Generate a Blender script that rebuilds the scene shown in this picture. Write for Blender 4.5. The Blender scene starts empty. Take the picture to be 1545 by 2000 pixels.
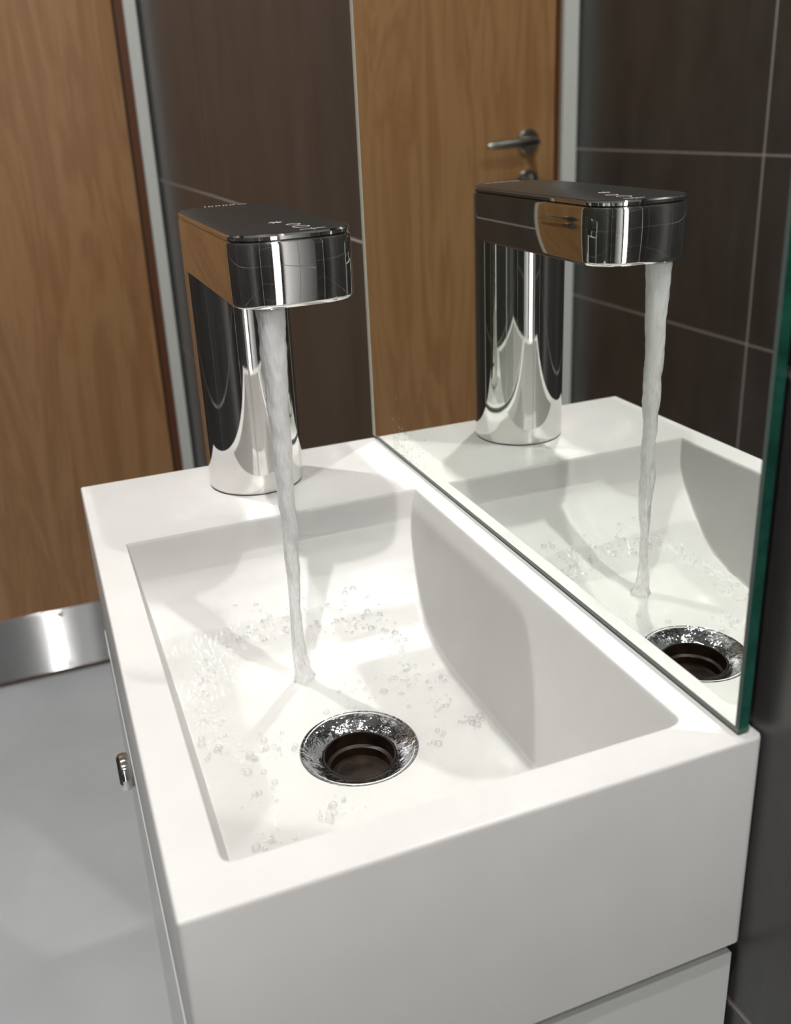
import bpy, bmesh, math, random
from mathutils import Vector, Matrix, noise
import numpy as np
C = bpy.context.scene.collection
SC = bpy.context.scene
H = 0.85            # height of the basin rim above the floor; geometry below is written with the rim at z=0
PI = math.pi

# ------------------------------------------------------------------ camera
CAM = (-0.25334469, -0.26106826, 0.26172246 + H)
FWD = Vector((0.31137427, 0.88324917, -0.35059517))
RGT = Vector((0.93535631, -0.35000457, -0.05104281))
FPX, CX, CY = 1827.12, 728.247, 900.877
cd = bpy.data.cameras.new('camera')
cam = bpy.data.objects.new('camera', cd)
C.objects.link(cam)
up = RGT.cross(FWD)
M = Matrix((RGT, up, -FWD)).transposed().to_4x4()
M.translation = Vector(CAM)
cam.matrix_world = M
cd.sensor_fit = 'HORIZONTAL'
cd.sensor_width = 36.0
cd.lens = FPX / 1545 * 36.0
# image-space principal point -> lens shift (fractions of the larger dimension, 2000 px)
cd.shift_x = (772.5 - CX) / 1545.0
cd.shift_y = -(1000 - CY) / 1545.0
cd.clip_start = 0.01
cd.dof.use_dof = True
cd.dof.focus_distance = 0.56
cd.dof.aperture_fstop = 12.0
SC.camera = cam

# ------------------------------------------------------------------ world, lamps, exposure
w = bpy.data.worlds.new('world'); SC.world = w; w.use_nodes = True
w.node_tree.nodes['Background'].inputs[0].default_value = (1.0, 0.98, 0.96, 1)
w.node_tree.nodes['Background'].inputs[1].default_value = 2.8  # bright fill that enters through the added opening behind the camera
LAMPS = [  # x, y, watts, radius : ceiling spots
    (-0.425, -0.290, 8.0, 0.016),
    (-0.460, 0.800, 8.1, 0.016),
    (-0.450, -1.020, 3.0, 0.016),  # added fill spot, brightens the front of the basin
]
ZC = 1.55 + H
for i, (lx, ly, pw, lr) in enumerate(LAMPS):
    ld = bpy.data.lights.new('spot_lamp', 'AREA'); ld.shape = 'DISK'; ld.size = lr * 2
    ld.energy = pw; ld.color = (1.0, 0.985, 0.955); ld.spread = math.radians(150)
    lo = bpy.data.objects.new('spot_lamp', ld); C.objects.link(lo)
    lo.location = (lx, ly, ZC - 0.006)
SC.view_settings.view_transform = 'Standard'
SC.view_settings.look = 'None'
SC.view_settings.gamma = 1.0
SC.view_settings.use_curve_mapping = False
SC.view_settings.exposure = 0.37
cy = SC.cycles
cy.use_denoising = True
cy.max_bounces = 14; cy.diffuse_bounces = 6; cy.glossy_bounces = 8
cy.transmission_bounces = 10; cy.transparent_max_bounces = 16
cy.sample_clamp_indirect = 0
cy.blur_glossy = 0.2
cy.caustics_reflective = True; cy.caustics_refractive = False
try:
    cy.use_guiding = True
    cy.use_surface_guiding = True
    cy.guiding_training_samples = 64
    cy.surface_guiding_probability = 0.7
except Exception as e:
    print('guiding', e)

# ------------------------------------------------------------------ materials
def nt(name):
    m = bpy.data.materials.new(name); m.use_nodes = True
    t = m.node_tree; b = t.nodes['Principled BSDF']
    return m, t, b
def setp(b, col=None, rough=None, metal=None, spec=None, coat=None, coatr=None, ior=None):
    if col is not None: b.inputs['Base Color'].default_value = (*col, 1)
    if rough is not None: b.inputs['Roughness'].default_value = rough
    if metal is not None: b.inputs['Metallic'].default_value = metal
    if spec is not None: b.inputs['Specular IOR Level'].default_value = spec
    if coat is not None: b.inputs['Coat Weight'].default_value = coat
    if coatr is not None: b.inputs['Coat Roughness'].default_value = coatr
    if ior is not None: b.inputs['IOR'].default_value = ior
def coords(t, scale=(1, 1, 1), kind='Object'):
    tc = t.nodes.new('ShaderNodeTexCoord'); mp = t.nodes.new('ShaderNodeMapping')
    mp.inputs['Scale'].default_value = scale
    t.links.new(tc.outputs[kind], mp.inputs['Vector'])
    return mp.outputs['Vector']
def noise_n(t, vec, scale, detail=4, rough=0.5, dist=0.0):
    n = t.nodes.new('ShaderNodeTexNoise')
    n.inputs['Scale'].default_value = scale; n.inputs['Detail'].default_value = detail
    n.inputs['Roughness'].default_value = rough; n.inputs['Distortion'].default_value = dist
    t.links.new(vec, n.inputs['Vector']); return n.outputs['Fac']
def ramp(t, fac, stops):
    r = t.nodes.new('ShaderNodeValToRGB')
    els = r.color_ramp.elements
    while len(els) < len(stops): els.new(0.5)
    for e, (p, c) in zip(els, stops): e.position = p; e.color = (*c, 1)
    t.links.new(fac, r.inputs['Fac']); return r.outputs['Color']
def bump(t, b, fac, strength, dist=0.001):
    n = t.nodes.new('ShaderNodeBump'); n.inputs['Strength'].default_value = strength
    n.inputs['Distance'].default_value = dist
    t.links.new(fac, n.inputs['Height']); t.links.new(n.outputs['Normal'], b.inputs['Normal'])
def simple(name, col, rough=0.5, metal=0.0, **k):
    m, t, b = nt(name); setp(b, col, rough, metal, **k)
    f = noise_n(t, coords(t), 60, 3)
    mr = t.nodes.new('ShaderNodeMapRange'); mr.inputs['To Min'].default_value = max(0, rough * 0.85); mr.inputs['To Max'].default_value = min(1, rough * 1.15)
    t.links.new(f, mr.inputs['Value']); t.links.new(mr.outputs[0], b.inputs['Roughness'])
    return m

# tile
m_tile, t, b = nt('charcoal_tile'); setp(b, (0.04, 0.034, 0.03), 0.33, spec=0.8)
oi = t.nodes.new('ShaderNodeTexCoord')
mp = t.nodes.new('ShaderNodeMapping'); mp.inputs['Scale'].default_value = (1, 1, 0.35)
geo = t.nodes.new('ShaderNodeNewGeometry'); t.links.new(geo.outputs['Position'], mp.inputs['Vector'])
f = noise_n(t, mp.outputs['Vector'], 14, 6, 0.6)
f2 = noise_n(t, mp.outputs['Vector'], 220, 3, 0.6)
mx = t.nodes.new('ShaderNodeMath'); mx.operation = 'MULTIPLY_ADD'; mx.inputs[1].default_value = 0.3; t.links.new(f2, mx.inputs[0]); t.links.new(f, mx.inputs[2])
c = ramp(t, mx.outputs[0], [(0.4, (0.036, 0.034, 0.034)), (0.85, (0.072, 0.068, 0.067))])
t.links.new(c, b.inputs['Base Color'])
bump(t, b, f2, 0.15, 0.0004)
m_grout = simple('pale_grout', (0.48, 0.43, 0.41), 0.85)

# wood
m_wood, t, b = nt('oak_door'); setp(b, None, 0.38)
geo = t.nodes.new('ShaderNodeNewGeometry'); mp = t.nodes.new('ShaderNodeMapping')
mp.inputs['Scale'].default_value = (9.0, 9.0, 0.9); t.links.new(geo.outputs['Position'], mp.inputs['Vector'])
f = noise_n(t, mp.outputs['Vector'], 1.3, 5, 0.55, 1.6)
wv = t.nodes.new('ShaderNodeMath'); wv.operation = 'MULTIPLY'; wv.inputs[1].default_value = 9.0; t.links.new(f, wv.inputs[0])
fr = t.nodes.new('ShaderNodeMath'); fr.operation = 'PINGPONG'; fr.inputs[1].default_value = 1.0; t.links.new(wv.outputs[0], fr.inputs[0])
mp2 = t.nodes.new('ShaderNodeMapping'); mp2.inputs['Scale'].default_value = (160, 160, 3.0); t.links.new(geo.outputs['Position'], mp2.inputs['Vector'])
f3 = noise_n(t, mp2.outputs['Vector'], 1.0, 4, 0.6)
ad = t.nodes.new('ShaderNodeMath'); ad.operation = 'MULTIPLY_ADD'; ad.inputs[1].default_value = 0.55; t.links.new(fr.outputs[0], ad.inputs[0]); t.links.new(f3, ad.inputs[2])
c = ramp(t, ad.outputs[0], [(0.1, (0.26, 0.125, 0.046)), (0.65, (0.335, 0.168, 0.067)), (1.0, (0.39, 0.21, 0.090))])
t.links.new(c, b.inputs['Base Color'])
m_woodedge = simple('door_lipping', (0.12, 0.042, 0.014), 0.5)

m_frame = simple('grey_painted_frame', (0.66, 0.67, 0.64), 0.6)
m_shadowgap = simple('gap_shade_black', (0.012, 0.012, 0.012), 0.6)  # near-black fill for narrow gaps at the frame, shade put into the colour
m_ceiling = simple('ceiling_paint', (0.8, 0.8, 0.78), 0.9)
m_kick, t, b = nt('brushed_steel'); setp(b, (0.42, 0.42, 0.425), 0.09, 1.0)
# horizontal brushing: every groove tips the surface normal up or down by its own amount
geo = t.nodes.new('ShaderNodeNewGeometry'); wn = t.nodes.new('ShaderNodeTexWhiteNoise'); wn.noise_dimensions = '3D'
t.links.new(geo.outputs['Position'], wn.inputs['Vector'])
mr = t.nodes.new('ShaderNodeMapRange'); mr.inputs['To Min'].default_value = -1.0; mr.inputs['To Max'].default_value = 1.0; t.links.new(wn.outputs['Value'], mr.inputs['Value'])
cb_ = t.nodes.new('ShaderNodeCombineXYZ'); t.links.new(mr.outputs[0], cb_.inputs['Z'])
ad_ = t.nodes.new('ShaderNodeVectorMath'); ad_.operation = 'ADD'; t.links.new(geo.outputs['Normal'], ad_.inputs[0]); t.links.new(cb_.outputs[0], ad_.inputs[1])
no_ = t.nodes.new('ShaderNodeVectorMath'); no_.operation = 'NORMALIZE'; t.links.new(ad_.outputs[0], no_.inputs[0]); t.links.new(no_.outputs[0], b.inputs['Normal'])
m_steel = simple('satin_steel', (0.42, 0.40, 0.36), 0.25, 1.0)

m_floor, t, b = nt('grey_vinyl'); setp(b, (0.23, 0.235, 0.245), 0.45)
f = noise_n(t, coords(t), 7, 5); f2 = noise_n(t, coords(t), 700, 2)
mx = t.nodes.new('ShaderNodeMath'); mx.operation = 'MULTIPLY_ADD'; mx.inputs[1].default_value = 0.5; t.links.new(f2, mx.inputs[0]); t.links.new(f, mx.inputs[2])
c = ramp(t, mx.outputs[0], [(0.3, (0.47, 0.495, 0.515)), (1.0, (0.57, 0.60, 0.615))]); t.links.new(c, b.inputs['Base Color'])

m_sink, t, b = nt('white_solid_surface'); setp(b, (0.80, 0.775, 0.75), 0.30, 0, spec=0.35)
f = noise_n(t, coords(t), 25, 4)
c = ramp(t, f, [(0.3, (0.645, 0.633, 0.620)), (0.7, (0.673, 0.662, 0.651))]); t.links.new(c, b.inputs['Base Color'])
f2 = noise_n(t, coords(t), 900, 2); bump(t, b, f2, 0.03, 0.0002)
m_cab = simple('white_lacquer', (0.66, 0.68, 0.65), 0.12)
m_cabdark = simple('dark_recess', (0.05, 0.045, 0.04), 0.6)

m_chrome, t, b = nt('polished_chrome'); setp(b, (0.80, 0.79, 0.77), 0.03, 1.0)
f = noise_n(t, coords(t, (40, 40, 400)), 3, 5, 0.7)
f2 = noise_n(t, coords(t), 18, 3)
mm = t.nodes.new('ShaderNodeMath'); mm.operation = 'MULTIPLY'; t.links.new(f, mm.inputs[0]); t.links.new(f2, mm.inputs[1])
mr = t.nodes.new('ShaderNodeMapRange'); mr.inputs['From Min'].default_value = 0.2; mr.inputs['From Max'].default_value = 0.5
mr.inputs['To Min'].default_value = 0.02; mr.inputs['To Max'].default_value = 0.13
t.links.new(mm.outputs[0], mr.inputs['Value']); t.links.new(mr.outputs[0], b.inputs['Roughness'])
m_chrome2, t, b = nt('waste_chrome'); setp(b, (0.50, 0.51, 0.53), 0.07, 1.0)
f = noise_n(t, coords(t), 150, 3); bump(t, b, f, 0.45, 0.0025)
m_lid = simple('black_glass', (0.02, 0.02, 0.019), 0.30)
m_icon = simple('pale_print', (0.55, 0.50, 0.48), 0.5)
m_black = simple('black_rubber', (0.01, 0.01, 0.01), 0.5)
m_drain, t, b = nt('stained_brass'); setp(b, (0.035, 0.02, 0.012), 0.35, 0.3)
f = noise_n(t, coords(t), 90, 5); c = ramp(t, f, [(0.35, (0.006, 0.004, 0.003)), (0.7, (0.036, 0.020, 0.012))]); t.links.new(c, b.inputs['Base Color'])
m_mirror, t, b = nt('mirror_silver'); setp(b, (0.87, 0.90, 0.87), 0.0, 1.0)
m_glassedge, t, b = nt('green_glass_edge'); setp(b, (0.012, 0.085, 0.060), 0.12)
f = noise_n(t, coords(t, (1, 1, 1)), 60, 4, 0.6); c = ramp(t, f, [(0.35, (0.008, 0.055, 0.040)), (0.75, (0.022, 0.125, 0.090))]); t.links.new(c, b.inputs['Base Color'])
m_edge = simple('edge_reflection_strip', (0.50, 0.50, 0.43), 0.35)  # cream colour stands in for the far edge reflected inside the glass
m_arris = simple('ground_glass_arris', (0.11, 0.135, 0.125), 0.25)

def water(name, white=0.0, ior=1.33, rough=0.2, tint=(1, 1, 1), bscale=0):
    m = bpy.data.materials.new(name); m.use_nodes = True; t = m.node_tree
    for n in list(t.nodes):
        if n.type == 'BSDF_PRINCIPLED': t.nodes.remove(n)
    out = [n for n in t.nodes if n.type == 'OUTPUT_MATERIAL'][0]
    tr = t.nodes.new('ShaderNodeBsdfTransparent'); tr.inputs[0].default_value = (*tint, 1)
    gl = t.nodes.new('ShaderNodeBsdfGlossy'); gl.inputs['Roughness'].default_value = rough
    mx = t.nodes.new('ShaderNodeMixShader')
    lw = t.nodes.new('ShaderNodeLayerWeight'); lw.inputs['Blend'].default_value = 0.5
    pw = t.nodes.new('ShaderNodeMath'); pw.operation = 'POWER'; pw.inputs[1].default_value = 5; t.links.new(lw.outputs['Facing'], pw.inputs[0])
    ma = t.nodes.new('ShaderNodeMath'); ma.operation = 'MULTIPLY_ADD'; ma.inputs[1].default_value = 0.7; ma.inputs[2].default_value = 0.03; t.links.new(pw.outputs[0], ma.inputs[0])
    t.links.new(ma.outputs[0], mx.inputs[0]); t.links.new(tr.outputs[0], mx.inputs[1]); t.links.new(gl.outputs[0], mx.inputs[2])
    t.links.new(mx.outputs[0], out.inputs['Surface'])
    if bscale:
        f = noise_n(t, coords(t), bscale, 3)
        n = t.nodes.new('ShaderNodeBump'); n.inputs['Strength'].default_value = 0.5; n.inputs['Distance'].default_value = 0.001
        t.links.new(f, n.inputs['Height']); t.links.new(n.outputs[0], gl.inputs['Normal'])
    return m
m_film = water('water_film', rough=0.27, tint=(0.95, 0.95, 0.945))
m_bubble = bpy.data.materials.new('water_bubble'); m_bubble.use_nodes = True; t = m_bubble.node_tree
for n in list(t.nodes):
    if n.type == 'BSDF_PRINCIPLED': t.nodes.remove(n)
out = [n for n in t.nodes if n.type == 'OUTPUT_MATERIAL'][0]
tr = t.nodes.new('ShaderNodeBsdfTransparent'); tr.inputs[0].default_value = (0.99, 0.99, 0.99, 1)
gl = t.nodes.new('ShaderNodeBsdfGlossy'); gl.inputs['Roughness'].default_value = 0.33
df = t.nodes.new('ShaderNodeBsdfDiffuse'); df.inputs[0].default_value = (0.98, 0.98, 0.98, 1)
lw = t.nodes.new('ShaderNodeLayerWeight'); lw.inputs['Blend'].default_value = 0.25
m1 = t.nodes.new('ShaderNodeMixShader'); m1.inputs[0].default_value = 0.55; t.links.new(df.outputs[0], m1.inputs[1]); t.links.new(gl.outputs[0], m1.inputs[2])
mp_ = t.nodes.new('ShaderNodeMath'); mp_.operation = 'MULTIPLY_ADD'; mp_.inputs[1].default_value = 0.75; mp_.inputs[2].default_value = 0.08; mp_.use_clamp = True
t.links.new(lw.outputs['Facing'], mp_.inputs[0])
m2 = t.nodes.new('ShaderNodeMixShader'); t.links.new(mp_.outputs[0], m2.inputs[0]); t.links.new(tr.outputs[0], m2.inputs[1]); t.links.new(m1.outputs[0], m2.inputs[2])
t.links.new(m2.outputs[0], out.inputs['Surface'])
# falling stream: clear water below, full of fine air bubbles near the outlet
m_stream = bpy.data.materials.new('falling_water'); m_stream.use_nodes = True; t = m_stream.node_tree
for n in list(t.nodes):
    if n.type == 'BSDF_PRINCIPLED': t.nodes.remove(n)
out = [n for n in t.nodes if n.type == 'OUTPUT_MATERIAL'][0]
trn = t.nodes.new('ShaderNodeBsdfTransparent'); trn.inputs[0].default_value = (0.95, 0.95, 0.95, 1)
gls = t.nodes.new('ShaderNodeBsdfGlossy'); gls.inputs['Roughness'].default_value = 0.15
frs = t.nodes.new('ShaderNodeFresnel'); frs.inputs['IOR'].default_value = 1.33
nb_ = noise_n(t, coords(t, (420, 420, 110)), 1, 4)
bp_ = t.nodes.new('ShaderNodeBump'); bp_.inputs['Strength'].default_value = 0.9; bp_.inputs['Distance'].default_value = 0.0015
t.links.new(nb_, bp_.inputs['Height']); t.links.new(bp_.outputs[0], gls.inputs['Normal']); t.links.new(bp_.outputs[0], frs.inputs['Normal'])
mxc = t.nodes.new('ShaderNodeMixShader'); t.links.new(frs.outputs[0], mxc.inputs[0])
t.links.new(trn.outputs[0], mxc.inputs[1]); t.links.new(gls.outputs[0], mxc.inputs[2])
dif = t.nodes.new('ShaderNodeBsdfDiffuse'); dif.inputs[0].default_value = (1, 1, 1, 1)
tls = t.nodes.new('ShaderNodeBsdfTranslucent'); tls.inputs[0].default_value = (1, 1, 1, 1)
bd_ = t.nodes.new('ShaderNodeBump'); bd_.inputs['Strength'].default_value = 1.0; bd_.inputs['Distance'].default_value = 0.004
t.links.new(nb_, bd_.inputs['Height'])
# froth scatters light in all directions: lean its shading normal upwards
va_ = t.nodes.new('ShaderNodeVectorMath'); va_.operation = 'ADD'; va_.inputs[1].default_value = (0, 0, 1.8); t.links.new(bd_.outputs[0], va_.inputs[0])
vn_ = t.nodes.new('ShaderNodeVectorMath'); vn_.operation = 'NORMALIZE'; t.links.new(va_.outputs[0], vn_.inputs[0])
t.links.new(vn_.outputs[0], dif.inputs['Normal'])
ds = t.nodes.new('ShaderNodeMixShader'); ds.inputs[0].default_value = 0.25
t.links.new(dif.outputs[0], ds.inputs[1]); t.links.new(tls.outputs[0], ds.inputs[2])
tc = t.nodes.new('ShaderNodeTexCoord'); sp = t.nodes.new('ShaderNodeSeparateXYZ'); t.links.new(tc.outputs['Object'], sp.inputs[0])
mr = t.nodes.new('ShaderNodeMapRange'); mr.inputs['From Min'].default_value = 0.0; mr.inputs['From Max'].default_value = 0.19
mr.inputs['To Min'].default_value = 0.12; mr.inputs['To Max'].default_value = 0.86
t.links.new(sp.outputs['Z'], mr.inputs['Value'])
nf = noise_n(t, coords(t, (500, 500, 160)), 1, 3)
ml = t.nodes.new('ShaderNodeMath'); ml.operation = 'MULTIPLY_ADD'; ml.inputs[1].default_value = 0.35; ml.use_clamp = True
t.links.new(nf, ml.inputs[0]); t.links.new(mr.outputs[0], ml.inputs[2])
sb = t.nodes.new('ShaderNodeMath'); sb.operation = 'SUBTRACT'; sb.inputs[1].default_value = 0.15; sb.use_clamp = True; t.links.new(ml.outputs[0], sb.inputs[0])
fin = t.nodes.new('ShaderNodeMixShader'); t.links.new(sb.outputs[0], fin.inputs[0])
sss = t.nodes.new('ShaderNodeBsdfPrincipled'); setp(sss, (0.97, 0.97, 0.97), 0.3)
sss.inputs['Subsurface Weight'].default_value = 1.0; sss.inputs['Subsurface Radius'].default_value = (1, 1, 1); sss.inputs['Subsurface Scale'].default_value = 0.006
t.links.new(bd_.outputs[0], sss.inputs['Normal']); bd_.inputs['Distance'].default_value = 0.0015
t.links.new(mxc.outputs[0], fin.inputs[1]); t.links.new(sss.outputs[0], fin.inputs[2]); t.links.new(fin.outputs[0], out.inputs['Surface'])

# ------------------------------------------------------------------ mesh helpers
def world_loc(o):
    v = Vector((0, 0, 0))
    while o is not None: v += o.location; o = o.parent
    return v
def obj(name, bm, mat, parent=None, loc=None, smooth=False, keep=False):
    """link a bmesh (written in rim coordinates) as one object"""
    me = bpy.data.meshes.new(name)
    base = Vector(loc) if loc is not None else (Vector((0, 0, 0)) if parent is None else world_loc(parent) - Vector((0, 0, H)))
    bmesh.ops.translate(bm, vec=-base, verts=bm.verts)
    if not keep: bmesh.ops.recalc_face_normals(bm, faces=bm.faces)
    bm.to_mesh(me); bm.free()
    mats = mat if isinstance(mat, (list, tuple)) else [mat]
    for x in mats: me.materials.append(x)
    if smooth:
        me.polygons.foreach_set('use_smooth', [True] * len(me.polygons))
        if smooth != 'all':
            try: me.set_sharp_from_angle(angle=math.radians(35))
            except Exception: pass
    o = bpy.data.objects.new(name, me); C.objects.link(o)
    if parent is None: o.location = base + Vector((0, 0, H))
    else:
        o.parent = parent
        o.location = base + Vector((0, 0, H)) - world_loc(parent)
    return o
def thing(name, label, cat, loc, group=None):
    o = bpy.data.objects.new(name, None); C.objects.link(o); o.empty_display_size = 0.05
    o.location = Vector(loc) + Vector((0, 0, H)); tag(o, label, cat, group); return o
def tag(o, label=None, cat=None, group=None, kind=None):
    if label: o['label'] = label
    if cat: o['category'] = cat
    if group: o['group'] = group
    if kind: o['kind'] = kind
    return o
def box(bm, x0, x1, y0, y1, z0, z1, bev=0, seg=2):
    r = bmesh.ops.create_cube(bm, size=1)
    vs = r['verts']
    for v in vs:
        v.co = Vector(((x0 + x1) / 2 + v.co.x * (x1 - x0), (y0 + y1) / 2 + v.co.y * (y1 - y0), (z0 + z1) / 2 + v.co.z * (z1 - z0)))
    if bev:
        es = list({e for v in vs for e in v.link_edges})
        bmesh.ops.bevel(bm, geom=es, offset=bev, segments=seg, affect='EDGES', profile=0.5)
    return bm
def nb(): return bmesh.new()
def loft(bm, rings, cap=True):
    vr = [[bm.verts.new(p) for p in r] for r in rings]
    n = len(vr[0])
    for a, b2 in zip(vr, vr[1:]):
        for i in range(n): bm.faces.new((a[i], a[(i + 1) % n], b2[(i + 1) % n], b2[i]))
    if cap:
        bm.faces.new(vr[0]); bm.faces.new(list(reversed(vr[-1])))
    return bm
def lathe(bm, prof, c, n=64, axis='z', cap=True):
    rings = []
    for r, h in prof:
        ring = []
        for i in range(n):
            a = 2 * PI * i / n
            if axis == 'z': ring.append((c[0] + r * math.cos(a), c[1] + r * math.sin(a), c[2] + h))
            elif axis == 'y': ring.append((c[0] + r * math.cos(a), c[1] + h, c[2] + r * math.sin(a)))
            else: ring.append((c[0] + h, c[1] + r * math.cos(a), c[2] + r * math.sin(a)))
        rings.append(ring)
    return loft(bm, rings, cap)
def tube(bm, pts, radii, n=16):
    rings = []
    for i, p in enumerate(pts):
        p = Vector(p)
        d = (Vector(pts[min(i + 1, len(pts) - 1)]) - Vector(pts[max(i - 1, 0)])).normalized()
        u = d.orthogonal() if abs(d.z) > 0.9 else d.cross(Vector((0, 0, 1)))
        u.normalize(); v = d.cross(u)
        r = radii[i] if isinstance(radii, (list, tuple)) else radii
        rings.append([p + r * (math.cos(2 * PI * k / n) * u + math.sin(2 * PI * k / n) * v) for k in range(n)])
    return loft(bm, rings)

# ------------------------------------------------------------------ room shell
XR, XL, YF, YN = 0.0125, -0.925, 1.640, -1.30
ZF, ZT = -H, 1.55
bm = nb(); box(bm, XL - 0.1, XR + 0.1, YN - 0.1, YF + 0.1, ZF - 0.05, ZF)
tag(obj('floor', bm, m_floor), 'smooth mottled grey vinyl floor', kind='structure')
bm = nb(); box(bm, XL - 0.1, XR + 0.1, YN - 0.1, YF + 0.1, ZT, ZT + 0.05)
tag(obj('ceiling', bm, m_ceiling), 'plain white ceiling', kind='structure')
GR = 0.0042; PROUD = 0.0009
def tiled_wall(name, label, axis, plane, sgn, a0, a1, ja, jz, pa, pz, backing):
    """axis 'x': wall plane at x=plane running along y; sgn = direction of the room"""
    bm = nb(); box(bm, *backing)
    w_ = tag(obj(name, bm, m_grout), label, kind='structure')
    def cuts(lo, hi, j, p):
        k = math.floor((lo - j) / p); c = [lo]; q = j + (k + 1) * p
        while q < hi - 1e-4:
            if q > lo + 1e-4: c.append(q)
            q += p
        return c + [hi]
    ca, cz = cuts(a0, a1, ja, pa), cuts(ZF, ZT, jz, pz)
    for i in range(len(ca) - 1):
        for k in range(len(cz) - 1):
            s0, s1 = ca[i] + GR / 2, ca[i + 1] - GR / 2
            z0, z1 = cz[k] + GR / 2, cz[k + 1] - GR / 2
            if s1 - s0 < 0.004 or z1 - z0 < 0.004: continue
            bm = nb()
            f0, f1 = plane, plane + sgn * (-0.001 - PROUD)   # face, back
            lo, hi = min(f0, f1), max(f0, f1)
            if axis == 'x': box(bm, lo, hi, s0, s1, z0, z1, 0.0006, 1)
            else: box(bm, s0, s1, lo, hi, z0, z1, 0.0006, 1)
            obj('tile', bm, m_tile, w_)
    return w_
PZ = 0.322
tiled_wall('wall_right', 'dark charcoal tiled wall with pale grout lines behind the mirror', 'x', XR, -1, YN, YF, 1.13, 0.160, 0.68, PZ, (XR + PROUD, XR + 0.1, YN, YF, ZF, ZT))
tiled_wall('wall_left', 'dark charcoal tiled wall opposite the mirror, seen in its reflection', 'x', XL, 1, YN, YF, 1.045, 0.160, 0.68, PZ, (XL - 0.1, XL - PROUD, YN, YF, ZF, ZT))
# near end: tiled wall with an added opening that lets world light in as fill
tiled_wall('wall_near', 'dark charcoal tiled wall behind the camera', 'y', YN, 1, XL + 0.003, -0.29, -0.45, 0.160, 0.68, PZ, (XL, -0.29, YN - 0.1, YN - PROUD, ZF, ZT))
tiled_wall('wall_near', 'dark charcoal tiled wall behind the camera', 'y', YN, 1, -0.06, XR - 0.003, -0.45, 0.160, 0.68, PZ, (-0.06, XR, YN - 0.1, YN - PROUD, ZF, ZT))
bm = nb(); box(bm, -0.29, -0.06, YN - 0.1, YN, 1.15, ZT)
tag(obj('trim_2', bm, m_ceiling), 'plain lintel over the added fill-light opening behind the camera', kind='structure')
bm = nb(); box(bm, XL, XR, YF + 0.03, YF + 0.1, ZF, ZT); box(bm, XL, XR, YF - 0.004, YF + 0.03, 1.2, ZT)
tag(obj('wall_far', bm, m_ceiling), 'wall around the wooden door', kind='structure')

# door: leaf face at y = 1.625
DY = 1.625
DX0, DX1 = -0.872, -0.034
door = tag(bpy.data.objects.new('door_1', None), 'oak veneered door with steel kick plate', kind='structure'); C.objects.link(door)
door.location = ((DX0 + DX1) / 2, DY, 0)
bm = nb(); box(bm, DX0, DX1, DY, DY + 0.04, ZF + 0.010, 1.19, 0.001, 1); obj('leaf', bm, m_wood, door)
bm = nb(); box(bm, DX1 + 0.0005, DX1 + 0.003, DY - 0.001, DY + 0.04, ZF + 0.010, 1.19); obj('edge_strip', bm, m_shadowgap, door)
bm = nb(); box(bm, DX0 + 0.004, DX1 - 0.004, DY - 0.0025, DY - 0.0002, ZF + 0.014, -0.692, 0.0004, 1); kp = obj('kick_plate', bm, m_kick, door); kp['label'] = 'brushed steel kick plate'
for sx in (-0.31, -0.60):
    for sz in (-0.705, -0.825):
        bm = nb(); lathe(bm, [(0.005, 0), (0.005, -0.0008), (0.003, -0.0018)], (sx, DY - 0.0025, sz), 16, 'y'); obj('screw', bm, m_steel, kp)
# lever handle
hx, hz = -0.806, 0.182
bm = nb(); lathe(bm, [(0.026, 0), (0.026, -0.006), (0.024, -0.008)], (hx, DY, hz), 40, 'y'); rs = obj('handle_rose', bm, m_steel, door, smooth=True); rs['label'] = 'round satin steel rose'
bm = nb()
pts = [(hx, DY - 0.006, hz), (hx, DY - 0.035, hz), (hx + 0.006, DY - 0.048, hz), (hx + 0.018, DY - 0.054, hz), (hx + 0.06, DY - 0.055, hz), (hx + 0.105, DY - 0.055, hz - 0.001), (hx + 0.122, DY - 0.053, hz - 0.002)]
tube(bm, pts, [0.011, 0.010, 0.0095, 0.0095, 0.0095, 0.009, 0.006], 20); lv = obj('handle_lever', bm, m_steel, door, smooth=True)
bm = nb(); lathe(bm, [(0.026, 0), (0.026, -0.006), (0.024, -0.008)], (hx, DY, hz - 0.083), 40, 'y'); r2 = obj('lock_rose', bm, m_steel, door, smooth=True)
bm = nb(); box(bm, hx - 0.006, hx + 0.006, DY - 0.026, DY - 0.008, hz - 0.100, hz - 0.066, 0.003, 2); obj('thumb_turn', bm, m_steel, r2, smooth=True)
# frame
fr = tag(bpy.data.objects.new('trim_1', None), 'pale grey painted door frame', kind='structure'); C.objects.link(fr)
fr.location = ((DX0 + DX1) / 2, DY, 0)
bm = nb(); box(bm, DX1 + 0.0035, -0.0155, DY - 0.001, DY + 0.03, ZF, 1.2); obj('rebate', bm, m_woodedge, fr)
bm = nb(); box(bm, 0.0066, 0.0112, DY - 0.004, DY + 0.03, ZF, 1.2); obj('gap_shade', bm, m_shadowgap, fr)  # dark strip standing in for the shaded gap between jamb and wall
bm = nb(); box(bm, -0.015, 0.0065, DY - 0.012, DY + 0.03, ZF, 1.2, 0.0004, 1); obj('jamb', bm, m_frame, fr)
bm = nb(); box(bm, DX0 - 0.012, DX0 - 0.003, DY - 0.001, DY + 0.03, ZF, 1.2); obj('rebate', bm, m_woodedge, fr)
bm = nb(); box(bm, DX0 - 0.048, DX0 - 0.0125, DY - 0.012, DY + 0.03, ZF, 1.2, 0.0004, 1); obj('jamb', bm, m_frame, fr)
bm = nb(); box(bm, DX0 - 0.0125, -0.015, DY - 0.012, DY + 0.03, 1.195, 1.2, 0.001, 1); obj('head_jamb', bm, m_frame, fr)

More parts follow.
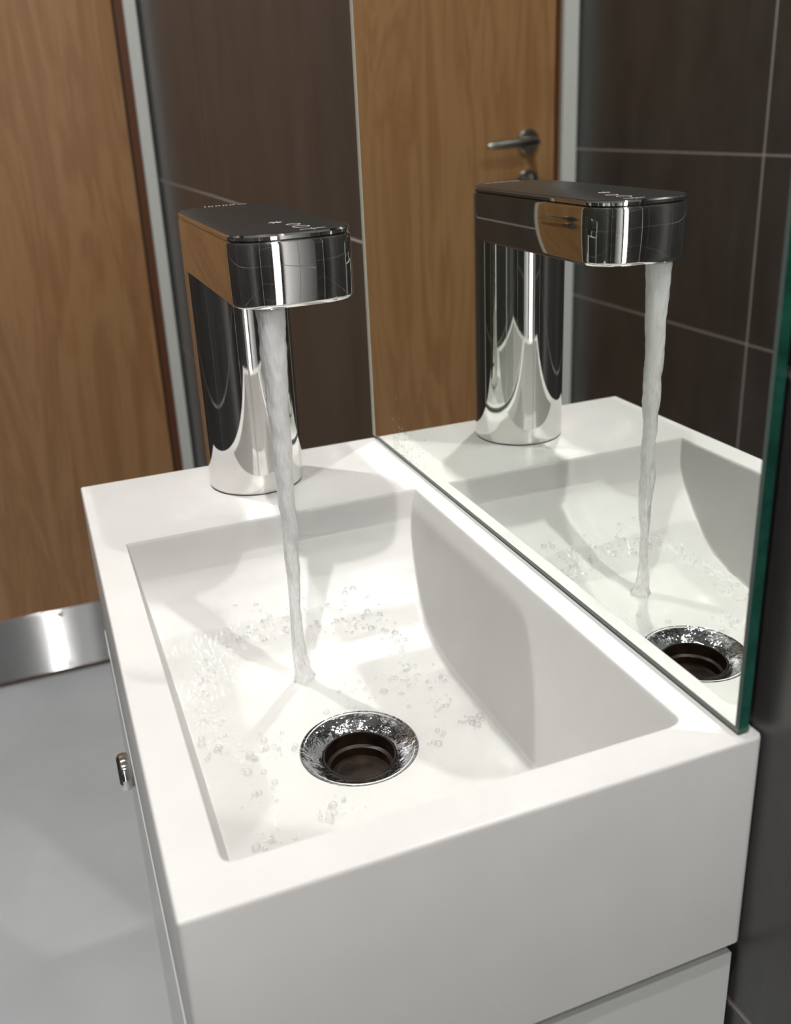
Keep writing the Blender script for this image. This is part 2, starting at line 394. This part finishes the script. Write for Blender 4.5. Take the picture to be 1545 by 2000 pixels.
# ------------------------------------------------------------------ ceiling spots (housings round the lamps)
for i, (lx, ly, pw, lr) in enumerate(LAMPS):
    lab = ['round recessed ceiling spotlight above the near end of the basin', 'round recessed ceiling spotlight near the door', 'added fill spotlight in the ceiling behind the camera'][i]
    bm = nb(); lathe(bm, [(0.034, -0.0005), (0.034, -0.003), (0.042, -0.004), (0.044, -0.0005)], (lx, ly, ZT), 40, cap=False)
    o = obj('ceiling_spotlight', bm, m_frame, None, (lx, ly, ZT), smooth=True); tag(o, lab, 'light', 'recessed spots in the ceiling')

# ------------------------------------------------------------------ basin
SX0, SX1, SY0, SY1, SB = -0.2432, 0.0118, 0.0, 0.4535, -0.118
BX0, BX1, BY0, BY1 = -0.2222, -0.0135, 0.0215, 0.3295
def smin(a, b, k):
    h = max(k - abs(a - b), 0.0) / k
    return min(a, b) - h * h * k * 0.25
def smax(a, b, k): return -smin(-a, -b, k)
PROF = [(0.3295, 0.0), (0.3280, 0.0120), (0.3250, 0.0220), (0.3195, 0.0310), (0.3090, 0.0430), (0.2980, 0.0535), (0.2840, 0.0655), (0.2680, 0.0755), (0.2480, 0.0820), (0.2200, 0.0860), (0.1730, 0.0868), (0.1100, 0.0858), (0.02, 0.0835)]
py = np.array([p[0] for p in PROF][::-1]); pd = np.array([p[1] for p in PROF][::-1])
_yy = np.linspace(0.0, 0.36, 1441); _dd = np.interp(_yy, py, pd, right=-1)
_e = _yy > 0.3295; _dd[_e] = -(_yy[_e] - 0.3295) * 3.0
_k = np.exp(-0.5 * (np.arange(-24, 25) / 6.0) ** 2); _k /= _k.sum()
_ds = np.convolve(np.pad(_dd, 24, mode='edge'), _k, 'valid')
def floor_d(y): return float(np.interp(y, _yy, _ds))
def basin_depth(x, y):
    d = smin((x - BX0) / 0.16, (BX1 - x) / 0.26, 0.03)
    d = smin(d, (y - BY0) / 0.14, 0.045)
    f = floor_d(y) if y < 0.36 else -0.1
    d = smin(d, f, 0.0035)
    return smax(d - 0.0006, 0.0, 0.0022) if d > -0.01 else 0.0
DRX, DRY = -0.1185, 0.1730
RC = 0.0045; RT = 0.0016
def lines(a, b, dense, base, fine, wdt):
    """positions from a to b, fine steps within wdt of each dense line"""
    v = [a]; x = a
    while x < b - 1e-6:
        dmin = min((abs(x - q) - s) for q, s in dense)
        step = fine if dmin < 0 else min(base, fine + dmin * 0.6)
        x = min(b, x + step); v.append(x)
    return v
gx = lines(SX0, SX1, [(SX0, .002), (SX1, .0045), (-0.2150, .0085), (-0.0235, .0120)], 0.0022, 0.00045, 0)
gy = lines(SY0, SY1, [(SY0, .002), (SY1, .002), (0.0275, .0075), (0.322, .010)], 0.0022, 0.0005, 0)
nx, ny = len(gx), len(gy)
verts, faces = [], []
for j, y in enumerate(gy):
    v01 = (y - SY0) / (SY1 - SY0)
    for i, x in enumerate(gx):
        inset = 0.0
        if x > SX1 - RC: inset = RC - math.sqrt(max(0, RC * RC - (x - SX1 + RC) ** 2))
        elif x < SX0 + 0.002: inset = 0.002 - math.sqrt(max(0, 0.002 ** 2 - (SX0 + 0.002 - x) ** 2))
        yy = SY0 + inset + v01 * (SY1 - SY0 - 2 * inset)
        e = min(x - SX0, SX1 - x, yy - SY0 - inset, SY1 - inset - yy)
        z = -basin_depth(x, yy)
        if e < RT: z = -(RT - math.sqrt(max(0, RT * RT - (RT - e) ** 2)))
        verts.append((x, yy, z))
for j in range(ny - 1):
    for i in range(nx - 1):
        a = j * nx + i; faces.append((a, a + 1, a + nx + 1, a + nx))
per = [i for i in range(nx)] + [j * nx + nx - 1 for j in range(1, ny)] + [(ny - 1) * nx + i for i in range(nx - 2, -1, -1)] + [j * nx for j in range(ny - 2, 0, -1)]
n0 = len(verts)
for q in per: verts.append((verts[q][0], verts[q][1], SB + 0.001))
n1 = len(verts)
cxm, cym = (SX0 + SX1) / 2, (SY0 + SY1) / 2
for q in per:
    x, y = verts[q][0], verts[q][1]
    verts.append((x + (0.001 if x < cxm else -0.001) * (min(abs(x - SX0), abs(x - SX1)) < 1e-3), y + (0.001 if y < cym else -0.001) * (min(abs(y - SY0), abs(y - SY1)) < 1e-3), SB))
L_ = len(per)
for k in range(L_):
    k2 = (k + 1) % L_
    faces.append((per[k], n0 + k, n0 + k2, per[k2]))
    faces.append((n0 + k, n1 + k, n1 + k2, n0 + k2))
faces.append(tuple(n1 + k for k in range(L_)))
me = bpy.data.meshes.new('basin_body'); me.from_pydata(verts, [], faces); me.validate()
sink = bpy.data.objects.new('basin_body', me); C.objects.link(sink)
me.materials.append(m_sink)
bm = bmesh.new(); bm.from_mesh(me); bmesh.ops.recalc_face_normals(bm, faces=bm.faces); bm.to_mesh(me); bm.free()
# cut the waste hole
cb = nb(); lathe(cb, [(0.0325, 0.05), (0.0325, -0.0235)], (DRX, DRY, -0.0868), 96)
cme = bpy.data.meshes.new('cut'); bmesh.ops.recalc_face_normals(cb, faces=cb.faces); cb.to_mesh(cme); cb.free()
cut = bpy.data.objects.new('cut', cme); C.objects.link(cut)
md = sink.modifiers.new('b', 'BOOLEAN'); md.operation = 'DIFFERENCE'; md.object = cut; md.solver = 'EXACT'
dg = bpy.context.evaluated_depsgraph_get()
me2 = bpy.data.meshes.new_from_object(sink.evaluated_get(dg)); sink.modifiers.clear(); sink.data = me2; me2.name = 'basin_body'
bpy.data.objects.remove(cut); bpy.data.meshes.remove(cme)
me2.polygons.foreach_set('use_smooth', [True] * len(me2.polygons)); me2.set_sharp_from_angle(angle=math.radians(40))
SR = thing('wash_basin', 'small rectangular white washbasin with a scooped bowl and running water', 'washbasin', ((SX0 + SX1) / 2, (SY0 + SY1) / 2, SB))
sink.name = 'bowl'; sink.parent = SR; sink.location = Vector((0, 0, H)) - SR.location
# waste fitting
ws = thing('basin_waste', 'round polished chrome waste with an open dark centre in the basin floor', 'drain', (DRX, DRY, -0.109))
bm = nb(); lathe(bm, [(0.0220, -0.0205), (0.0212, -0.0060), (0.0225, -0.0040), (0.0300, -0.0006), (0.0330, 0.0010), (0.0343, 0.0014), (0.0350, 0.0008), (0.0350, -0.0002), (0.0322, -0.0008), (0.0300, -0.0060), (0.0235, -0.0205)], (DRX, DRY, -0.0868), 96, cap=False)
bm2 = obj('flange', bm, m_chrome2, ws, smooth=True); bm2['label'] = 'chrome flange ring'
bm = nb(); lathe(bm, [(0.0228, -0.0205), (0.0216, -0.0045), (0.0206, -0.0045), (0.0200, -0.0125), (0.0180, -0.0135), (0.0176, -0.0185), (0.0001, -0.0190), (0.0001, -0.0212), (0.0228, -0.0212)], (DRX, DRY, -0.0868), 72, cap=False)
cu = obj('waste_cup', bm, m_drain, ws, smooth=True); cu['label'] = 'stained dark brown waste cup'
bm = nb(); lathe(bm, [(0.0001, -0.0185), (0.0130, -0.0185), (0.0125, -0.0170), (0.0001, -0.0165)], (DRX, DRY, -0.0868), 40, cap=False); obj('plug_seat', bm, m_drain, ws, smooth=True)

# ------------------------------------------------------------------ cabinet below
cab = thing('vanity_cabinet', 'white lacquered cabinet under the washbasin with a chrome knob', 'cabinet', (-0.115, 0.23, ZF))
bm = nb(); box(bm, -0.2235, 0.0100, 0.003, 0.448, ZF + 0.08, -0.1272, 0.0008, 1); obj('carcass', bm, m_cab, cab)
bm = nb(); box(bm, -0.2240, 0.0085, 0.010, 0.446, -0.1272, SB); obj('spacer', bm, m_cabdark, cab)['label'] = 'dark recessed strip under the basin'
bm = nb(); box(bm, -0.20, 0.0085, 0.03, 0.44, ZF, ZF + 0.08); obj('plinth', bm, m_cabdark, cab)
bm = nb(); box(bm, -0.2437, -0.2245, 0.003, 0.4545, ZF + 0.085, -0.1275, 0.0008, 1); dr = obj('cabinet_door', bm, m_cab, cab)
bm = nb(); lathe(bm, [(0.011, 0), (0.0125, -0.001), (0.0135, -0.004), (0.0130, -0.0070), (0.0110, -0.0090), (0.004, -0.0096)], (-0.2437, 0.318, -0.168), 40, 'x'); kn = obj('knob', bm, m_chrome, dr, smooth=True); kn['label'] = 'chrome knob'

# ------------------------------------------------------------------ mirror
mir = thing('wall_mirror', 'frameless wall mirror with polished green glass edges above the basin', 'mirror', (0.003, 0.228, 0.0))
MY0, MY1, MZ0, MZ1, MT = 0.0045, 0.4535, 0.0012, 0.95, 0.0062
bm = nb(); box(bm, 0.0009, MT, MY0, MY1, MZ0, MZ1); obj('glass_edge', bm, m_glassedge, mir)
bv = 0.0012
bm = nb()
a = [(0.0, MY0 + bv, MZ0 + bv * 3.0), (0.0, MY1 - bv, MZ0 + bv * 3.0), (0.0, MY1 - bv, MZ1 - bv), (0.0, MY0 + bv, MZ1 - bv)]
bq = [(0.0009, MY0, MZ0), (0.0009, MY1, MZ0), (0.0009, MY1, MZ1), (0.0009, MY0, MZ1)]
va = [bm.verts.new(p) for p in a]; vb = [bm.verts.new(p) for p in bq]
for i in range(4): bm.faces.new((va[i], va[(i + 1) % 4], vb[(i + 1) % 4], vb[i]))
obj('arris', bm, m_arris, mir)['label'] = 'ground bevelled border of the glass'
bm = nb(); bm.faces.new([bm.verts.new(p) for p in a]); bmesh.ops.recalc_face_normals(bm, faces=bm.faces)
pane = obj('pane', bm, m_mirror, mir)
bm = nb(); box(bm, -0.0003, 0.0006, MY1 - 0.0055, MY1 - 0.0004, MZ0 + 0.001, MZ1, 0.0001, 1); obj('edge_strip', bm, m_edge, mir)['label'] = 'pale strip painted as the far glass edge reflected inside the pane'
bm = nb(); random.seed(3)
for _ in range(90):
    y = 0.405 - abs(random.gauss(0, 0.030)); z = 0.004 + abs(random.gauss(0, 0.014))
    if y < 0.3: continue
    r_ = random.uniform(0.0003, 0.0009)
    q = [bm.verts.new((-0.0002, y + r_ * math.cos(k * PI / 4), z + r_ * 1.2 * math.sin(k * PI / 4))) for k in range(8)]
    tp = bm.verts.new((-0.0002 - r_ * 0.5, y, z))
    for k in range(8): bm.faces.new((q[k], q[(k + 1) % 8], tp))
w_ = obj('water_spots', bm, m_bubble, mir, smooth='all'); w_['kind'] = 'stuff'

# ------------------------------------------------------------------ tap
TX, TY = -0.1140, 0.4060; TR = 0.0360
tap = thing('sensor_tap', 'polished chrome touch tap with a black glass lid and a running stream', 'tap', (TX, TY, 0))
bm = nb(); lathe(bm, [(0.0352, 0.0), (0.0352, 0.0012), (0.0352, 0.0015)], (TX, TY, 0), 64); obj('gasket', bm, m_black, tap)
bm = nb(); lathe(bm, [(0.0354, 0.0010), (TR, 0.0018), (TR, 0.150), (TR, 0.170)], (TX, TY, 0), 128); obj('column', bm, m_chrome, tap, smooth=True)
def outline(off=0.0, n=40):
    """head outline: half round back concentric with the column, flatter rounded front"""
    r = TR - off; pts = []
    for i in range(n + 1):
        a = PI * i / n
        pts.append((TX + r * math.cos(a), TY + r * math.sin(a)))
    yc = 0.2610; dep = yc - 0.2345 - off
    for i in range(n + 1):
        a = PI + PI * i / n; ca, sa = math.cos(a), math.sin(a)
        pts.append((TX + r * math.copysign(abs(ca) ** (2 / 2.7), ca), yc + dep * math.copysign(abs(sa) ** (2 / 2.7), sa)))
    return pts
def extr(bm, levels):
    loft(bm, [[(x, y, z) for x, y in outline(o)] for z, o in levels]); return bm
bm = nb(); extr(bm, [(0.1625, 0.0026), (0.1628, 0.0012), (0.1640, 0.0003), (0.1652, 0.0), (0.1972, 0.0), (0.1984, 0.0004), (0.1989, 0.0013)]); obj('spout_head', bm, m_chrome, tap, smooth=True)
bm = nb(); extr(bm, [(0.1986, 0.0024), (0.1996, 0.0024)]); obj('seam', bm, m_black, tap)
bm = nb(); extr(bm, [(0.1994, 0.0014), (0.1997, 0.0006), (0.2016, 0.0002), (0.2026, 0.0010)]); obj('lid_rim', bm, m_chrome, tap, smooth=True)['label'] = 'thin chrome lid border'
bm = nb(); extr(bm, [(0.2022, 0.0010), (0.2028, 0.0013), (0.2030, 0.0020)]); lid = obj('lid', bm, m_lid, tap, smooth=True); lid['label'] = 'black glass lid'
OX, OY = -0.1300, 0.2490
bm = nb(); lathe(bm, [(0.0115, 0.0030), (0.0112, -0.0003), (0.0100, -0.0008), (0.0095, 0.0010)], (OX, OY, 0.1625), 40, cap=False); obj('aerator', bm, m_chrome, tap, smooth=True)
# printed icons on the lid
ZI = 0.2031
def ring_icon(cx_, cy_, r, wdt, n=28):
    bm = nb(); lathe(bm, [(r, 0), (r, 0.00015), (r - wdt, 0.00015), (r - wdt, 0)], (cx_, cy_, ZI), n, cap=False); obj('touch_icon', bm, m_icon, lid)
def bar(bm, p0, p1, wd):
    p0, p1 = Vector(p0), Vector(p1); d = (p1 - p0).normalized(); nrm = Vector((-d.y, d.x)) * wd / 2
    q = [p0 + nrm, p0 - nrm, p1 - nrm, p1 + nrm]
    lo = [bm.verts.new((v.x, v.y, ZI)) for v in q]; hi = [bm.verts.new((v.x, v.y, ZI + 0.00015)) for v in q]
    bm.faces.new(hi); bm.faces.new(lo[::-1])
    for i in range(4): bm.faces.new((lo[i], lo[(i + 1) % 4], hi[(i + 1) % 4], hi[i]))
bm = nb()
for k in range(3):
    a = k * PI / 3; bar(bm, (-0.1125 - 0.0042 * math.cos(a), 0.288 - 0.0042 * math.sin(a)), (-0.1125 + 0.0042 * math.cos(a), 0.288 + 0.0042 * math.sin(a)), 0.0012)
obj('touch_icon', bm, m_icon, lid)
ring_icon(-0.1065, 0.2700, 0.0042, 0.0008)
ring_icon(-0.1060, 0.2560, 0.0050, 0.0008)
bm = nb(); bar(bm, (-0.1110, 0.2415), (-0.0960, 0.2425), 0.0009); bar(bm, (-0.1035, 0.2380), (-0.1035, 0.2455), 0.0008); obj('touch_icon', bm, m_icon, lid)
bm = nb()
for k in range(9):
    x = -0.1265 + k * 0.0026
    bar(bm, (x, 0.4290), (x + 0.0010 * (k % 2), 0.4325), 0.0011)
bar(bm, (-0.1030, 0.4305), (-0.0965, 0.4300), 0.0012)
obj('printed_mark', bm, m_icon, lid)

# ------------------------------------------------------------------ water
random.seed(7)
zi = -floor_d(OY)
rings = []
NZ = 150
for k in range(NZ):
    s = k / (NZ - 1); z = 0.161 + (zi + 0.0006 - 0.161) * s
    r = 0.0046 * (1 - s) ** 1.6 + 0.0034 + 0.0004 * math.sin(s * 21) * (0.3 + s)
    r += 0.0028 * max(0, (s - 0.96) / 0.04) ** 2
    ox = OX + 0.0009 * math.sin(s * 13) * s; oy = OY + 0.0008 * math.sin(s * 17 + 1) * s
    ring = []
    for i in range(36):
        a = 2 * PI * i / 36
        nz = noise.noise(Vector((math.cos(a) * 1.3, math.sin(a) * 1.3, z * 55)))
        nz2 = noise.noise(Vector((math.cos(a) * 3.5, math.sin(a) * 3.5, z * 160 + 9)))
        rr = r * (1 + (0.14 + 0.20 * s) * nz + 0.10 * nz2)
        sq = 1 + 0.22 * math.sin(a * 2 + z * 70) * s
        ring.append((ox + rr * math.cos(a) * sq, oy + rr * math.sin(a), z))
    rings.append(ring)
bm = nb(); loft(bm, rings, cap=False)
o = obj('water_stream', bm, m_stream, None, (OX, OY, zi), smooth='all'); tag(o, 'thin stream of water falling from the tap into the bowl', 'water')
# thin rippling film on the bowl floor
def film_t(x, y):
    dx, dy = x - OX, y - OY; r = math.hypot(dx, dy); a = math.atan2(dy, dx)
    rj = 0.070 - 0.030 * max(0, math.sin(a)) + 0.008 * noise.noise(Vector((math.cos(a) * 2, math.sin(a) * 2, 3))) + 0.005 * noise.noise(Vector((math.cos(a) * 7, math.sin(a) * 7, 5)))
    q = r - rj
    t_ = 0.0005 + 0.0010 / (1 + math.exp(-q / 0.002))
    jump = math.exp(-(q / 0.007) ** 2)
    patch = max(0, noise.noise(Vector((x * 55, y * 55, 21))) + 0.15)
    fine = noise.noise(Vector((x * 480, y * 380, 2))); mid = noise.noise(Vector((x * 230, y * 230, 1)))
    t_ += jump * (0.0016 * abs(mid) + 0.0012 * fine) * (0.5 + patch)
    if q < 0:
        t_ += (0.00022 * noise.noise(Vector((a * 9, r * 420, 7))) + 0.00018 * fine) * min(1, r / 0.02)
    else:
        fall = math.exp(-q / 0.035)
        t_ += fall * (0.0012 * patch * fine + 0.0006 * mid * patch)
        t_ += 0.0004 * noise.noise(Vector((x * 60, y * 60, 4))) * (1 - fall)
    return max(0.0002, t_)
verts, faces = [], []
xs = np.arange(BX0 + 0.010, BX1 - 0.023, 0.0006); ys = np.arange(0.045, 0.300, 0.0006)
idx = {}
for j, y in enumerate(ys):
    for i, x in enumerate(xs):
        f = floor_d(float(y)); bd = basin_depth(float(x), float(y))
        wob = 0.004 * noise.noise(Vector((x * 40, y * 40, 11)))
        if f - bd > 0.0012: continue
        if math.hypot(x - DRX, y - DRY) < 0.0335: continue
        if y > 0.292 + wob or y < 0.058 + wob * 2: continue
        idx[(i, j)] = len(verts); verts.append((float(x), float(y), -min(bd, f) + 0.0002 + film_t(float(x), float(y))))
for (i, j) in idx:
    q = [(i, j), (i + 1, j), (i + 1, j + 1), (i, j + 1)]
    if all(p in idx for p in q): faces.append([idx[p] for p in q])
bm = nb(); vv = [bm.verts.new(v) for v in verts]
for f in faces: bm.faces.new([vv[k] for k in f])
o = obj('water_film', bm, m_film, None, (OX, 0.19, -0.086), smooth='all', keep=True); tag(o, 'shallow rippling water spreading over the bowl floor around the drain', 'water', kind='stuff')
# bubbles
bm = nb(); placed = 0
ring_b = []
for k in range(330):
    a = random.uniform(-0.5, PI + 0.45)
    rj = 0.070 - 0.030 * max(0, math.sin(a)) + 0.008 * noise.noise(Vector((math.cos(a) * 2, math.sin(a) * 2, 3))) + 0.005 * noise.noise(Vector((math.cos(a) * 7, math.sin(a) * 7, 5)))
    if noise.noise(Vector((a * 4, 5, 5))) < -0.12: continue
    rr_ = rj + random.gauss(0.0, 0.0045); ring_b.append((OX + rr_ * math.cos(a), OY + rr_ * math.sin(a), 0, 1))
clusters = ring_b + [(-0.196, 0.205, 0.010, 16), (-0.170, 0.190, 0.014, 26), (-0.182, 0.150, 0.010, 12), (-0.186, 0.118, 0.008, 16), (-0.150, 0.128, 0.010, 22), (-0.192, 0.095, 0.009, 14),
            (-0.070, 0.275, 0.009, 22), (-0.055, 0.262, 0.008, 18), (-0.085, 0.292, 0.012, 12), (-0.048, 0.215, 0.010, 18), (-0.060, 0.190, 0.009, 16), (-0.050, 0.165, 0.007, 14), (-0.075, 0.160, 0.007, 10), (-0.105, 0.216, 0.012, 14), (-0.072, 0.228, 0.012, 12), (-0.150, 0.295, 0.014, 8)]
for cx_, cy_, s, n in clusters:
    for _ in range(n):
        x = random.gauss(cx_, s * 0.7); y = random.gauss(cy_, s * 0.55)
        if not (BX0 + 0.018 < x < BX1 - 0.028) or math.hypot(x - DRX, y - DRY) < 0.037: continue
        r = random.choice([0.0006, 0.0008, 0.0009, 0.0012, 0.0016, 0.0022] if s else [0.0004, 0.0006, 0.0008, 0.0011]) * random.uniform(0.8, 1.2)
        z = -basin_depth(x, y) + 0.0010
        rings_ = [[(x + r * math.cos(p) * math.cos(q), y + r * math.cos(p) * math.sin(q), z + r * 0.9 * math.sin(p)) for q in [2 * PI * k / 14 for k in range(14)]] for p in (-0.1, 0.3, 0.7, 1.1, 1.45)]
        loft(bm, rings_, cap=False)
o = obj('water_bubbles', bm, m_bubble, None, (OX, 0.19, -0.086), smooth='all'); tag(o, 'tiny clear bubbles floating on the water in the bowl', 'bubbles', kind='stuff')
